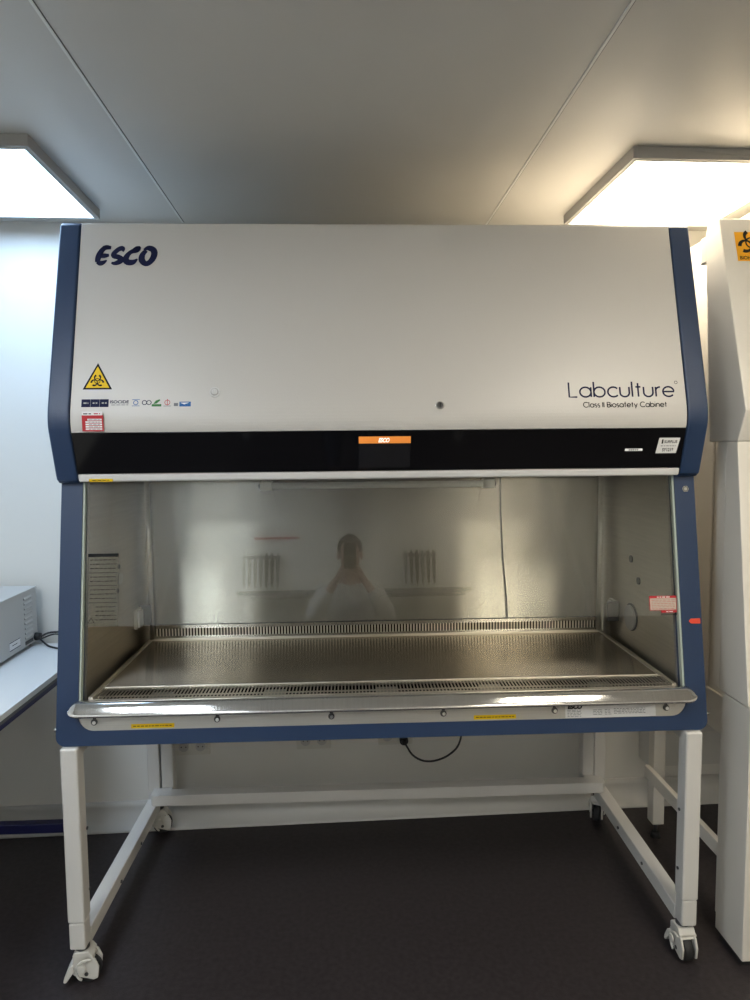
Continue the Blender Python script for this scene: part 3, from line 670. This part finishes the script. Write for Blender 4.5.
# ------------------------------------------------------------------ the far side of the room, seen in the glass
def rw(x, y):
    c, s = math.cos(RZ), math.sin(RZ); return (x*c-y*s, x*s+y*c)
sh = thing('storage_rack', (*rw(-.16, YF+.24), 0), 'tall open lab rack with a dark top, mirrored faintly in the glass behind the photographer', 'rack', rz=RZ)
m = MB(); m.box(-.86, .86, -.22, .22, 1.365, 1.40, 'bench_edge'); m.build('top_shelf', sh, .002)
m = MB(); m.box(-.82, .82, -.20, .20, .80, .825, 'bench_white'); m.build('shelf', sh, .002)
for x in (-.83, .83):
    for y in (-.20, .20):
        m = MB(); m.box(x-.02, x+.02, y-.02, y+.02, 0, 1.365, 'stand_white'); m.build('leg', sh, .002)
def tool_rail(x0, n, label, z=1.70):
    x, y = rw(x0, YF); t = thing('pipette_rail', (x, y, z), label, 'pipette rail', rz=RZ)
    m = MB(); m.box(0, n*.045, 0, .05, -.012, .012, 'metal_dark'); m.build('rail', t, .002)
    for k in range(n):
        px, py = rw(x0+.022+k*.045, YF+.062)
        b = MB(); b.tube([(0, 0, .03), (0, 0, -.02), (0, 0, -.05), (0, 0, -.20), (0, 0, -.24)], [.010, .014, .016, .011, .004], 'panel_black' if k % 3 else 'grey_ink', 10)
        o = b.build('pipette', loc=(px, py, z)); tag(o, 'dark pipette hanging in a row on the rail behind the photographer', 'pipette', 'pipettes on the far wall rails')
tool_rail(-1.07, 7, 'pipette rail on the far wall, mirrored on the bench side of the photographer'); tool_rail(.22, 6, 'pipette rail on the far wall, mirrored on the other side of the photographer')
x, y = rw(-.98, YF); m = MB(); m.box(0, .37, 0, .012, -.009, .009, 'label_red')
tag(m.build('wall_strip', loc=(x, y, 1.86), rz=RZ), 'narrow red strip fixed to the far wall, mirrored above the pipettes', 'wall strip')

# ------------------------------------------------------------------ the photographer (seen only as a reflection in the sash)
def skin(name, verts, edges, mat, root=0, sub=2, parent=None):
    me = bpy.data.meshes.new(name); me.from_pydata([v[:3] for v in verts], edges, []); me.materials.append(M[mat])
    o = bpy.data.objects.new(name, me); COL.objects.link(o); o.parent = parent
    sk = o.modifiers.new('Skin', 'SKIN'); sk.use_smooth_shade = True
    for i, v in enumerate(verts):
        r = v[3]; me.skin_vertices[0].data[i].radius = (r, r) if not isinstance(r, tuple) else r
        me.skin_vertices[0].data[i].use_root = (i == root)
    s = o.modifiers.new('Subd', 'SUBSURF'); s.levels = s.render_levels = sub
    return o
px0, py0 = CAM.x, CAM.y
per = thing('person', (px0, py0-.27, 0), 'person with short dark hair in a pale top holding up a phone', 'person')
# local frame: origin on the floor between the feet, +y towards the cabinet
V = []; E = []
def vv(x, y, z, r): V.append((x, y, z, r)); return len(V)-1
def chain(a, pts):
    for p in pts:
        i = vv(*p); E.append((a, i)); a = i
    return a
pel = vv(0, 0, .93, (.15, .11))
chest = chain(pel, [(0, -.01, 1.10, (.135, .10)), (0, -.01, 1.28, (.16, .11)), (0, -.01, 1.39, (.13, .09))])
neck = chain(chest, [(0, .0, 1.46, .058), (0, .02, 1.53, .056)])
head = chain(neck, [(0, .04, 1.60, (.070, .085)), (0, .035, 1.68, (.074, .092)), (0, .03, 1.74, (.055, .07))])
for s in (-1, 1):
    chain(pel, [(s*.09, 0, .84, .085), (s*.10, .01, .50, .058), (s*.105, -.01, .28, .052), (s*.11, -.02, .09, .036), (s*.115, .05, .04, .034), (s*.12, .13, .03, .028)])
    w = chain(chest, [(s*.17, -.01, 1.395, .058), (s*.225, .06, 1.25, .046), (s*.235, .13, 1.20, .042), (s*.17, .20, 1.34, .036), (s*.10, .215, 1.445, .026)])
    palm = chain(w, [(s*.070, .215, 1.485, (.018, .026)), (s*.062, .222, 1.515, (.017, .028))])
    for k, (dz, L) in enumerate(((.024, .040), (.008, .045), (-.009, .042), (-.025, .033))):
        chain(palm, [(s*.060, .232, 1.515+dz*.8, .0095), (s*.052, .250+L*.2, 1.518+dz, .0085), (s*.040, .2545, 1.519+dz, .008), (s*(.040-L*.35), .2545, 1.520+dz, .007)][:4])
    chain(palm, [(s*.056, .212, 1.52, .011), (s*.040, .206, 1.535, .0095), (s*.022, .204, 1.545, .008)])
body = skin('body', V, E, 'skin', 0, 2, per)
def clothe(name, pts, edges, mat):
    return skin(name, pts, edges, mat, 0, 2, per)
clothe('shirt', [(0, -.005, .79, (.185, .135)),  (0, -.01, 1.10, (.165, .125)), (0, -.01, 1.28, (.185, .13)), (0, -.01, 1.39, (.15, .105)), (0, .0, 1.455, (.068, .068)),
    (-.175, -.01, 1.395, .075), (-.235, .06, 1.25, .066), (-.245, .13, 1.20, .060), (-.175, .197, 1.335, .052), (-.125, .208, 1.405, .044),
    (.175, -.01, 1.395, .075), (.235, .06, 1.25, .066), (.245, .13, 1.20, .060), (.175, .197, 1.335, .052), (.125, .208, 1.405, .044)],
    [(0, 1), (1, 2), (2, 3), (3, 4), (3, 5), (5, 6), (6, 7), (7, 8), (8, 9), (3, 10), (10, 11), (11, 12), (12, 13), (13, 14)], 'lab_coat')
clothe('trousers', [(0, 0, .99, (.155, .115)), (0, 0, .90, (.160, .118)), (-.092, 0, .76, .088), (-.105, .01, .50, .075), (-.11, -.01, .28, .068), (-.115, -.015, .10, .06), (.092, 0, .76, .088), (.105, .01, .50, .075), (.11, -.01, .28, .068), (.115, -.015, .10, .06)],
    [(0, 1), (1, 2), (2, 3), (3, 4), (4, 5), (1, 6), (6, 7), (7, 8), (8, 9)], 'trousers')
for s in (-1, 1):
    clothe('shoe', [(s*.115, -.05, .045, .042), (s*.117, .04, .045, .042), (s*.122, .14, .036, .034)], [(0, 1), (1, 2)], 'shoe')
def blob(name, c, r, mat, keep=None, fn=None, parent=body, n=20):
    vs = []; fs = []
    for i in range(n+1):
        for j in range(2*n):
            a, b = math.pi*i/n, math.pi*j/n; d = Vector((math.sin(a)*math.cos(b), math.sin(a)*math.sin(b), math.cos(a)))
            if fn: d = fn(d)
            vs.append((c[0]+d.x*r[0], c[1]+d.y*r[1], c[2]+d.z*r[2]))
    for i in range(n):
        for j in range(2*n):
            f = (i*2*n+j, (i+1)*2*n+j, (i+1)*2*n+(j+1) % (2*n), i*2*n+(j+1) % (2*n))
            if keep is None or all(keep((Vector(vs[q])-Vector(c))) for q in f): fs.append(f)
    m = MB(); m.add(vs, fs, mat, True); o = m.build(name, parent); return o
blob('hair', (0, .018, 1.690), (.086, .106, .104), 'hair', keep=lambda d: d.z > .045 or (d.y < .01 and d.z > -.05), parent=per)
for s in (-1, 1):
    blob('ear', (s*.078, .03, 1.645), (.012, .020, .032), 'skin', parent=per, n=8)
    e = blob('eye', (s*.031, .106, 1.655), (.014, .010, .009), 'label_white', parent=per, n=8); blob('pupil', (s*.031, .1145, 1.655), (.005, .003, .005), 'void', parent=e, n=6)
    m = MB(); m.tube([(s*.016, .116, 1.675), (s*.032, .118, 1.680), (s*.050, .108, 1.674)], [.003, .0045, .003], 'hair', 6); m.build('eyebrow', per)
blob('nose', (0, .118, 1.628), (.014, .020, .028), 'skin', parent=per, n=8)
m = MB(); m.tube([(-.024, .104, 1.588), (0, .112, 1.590), (.024, .104, 1.588)], [.003, .0065, .003], 'lip', 8); m.build('mouth', per)
per.scale = (.955, .955, .955)
ph = thing('phone', (px0, py0-.012, 1.46), 'dark smartphone held up by the photographer, mirrored in the glass', 'phone')
m = MB(); m.box(-.038, .038, -.008, .0, 0, .158, 'panel_black'); m.build('body', ph, .003, 3)
m = MB(); m.box(-.035, .035, -.0088, -.008, .004, .154, 'screen_black'); m.build('screen', ph)
m = MB(); m.tube([(0, 0, .1395), (0, .0025, .1395)], .008, 'metal_dark', 14); m.tube([(-.02, 0, .1395), (-.02, .0025, .1395)], .008, 'metal_dark', 14); m.build('lens_bezel', ph)

# ------------------------------------------------------------------ world, view
w = bpy.data.worlds.new('world'); S.world = w; w.use_nodes = True
w.node_tree.nodes['Background'].inputs[0].default_value = (.5, .55, .6, 1); w.node_tree.nodes['Background'].inputs[1].default_value = .02
vs_ = S.view_settings; vs_.view_transform = 'Standard'; vs_.look = 'None'; vs_.gamma = 1; vs_.use_curve_mapping = False; vs_.exposure = 1.08
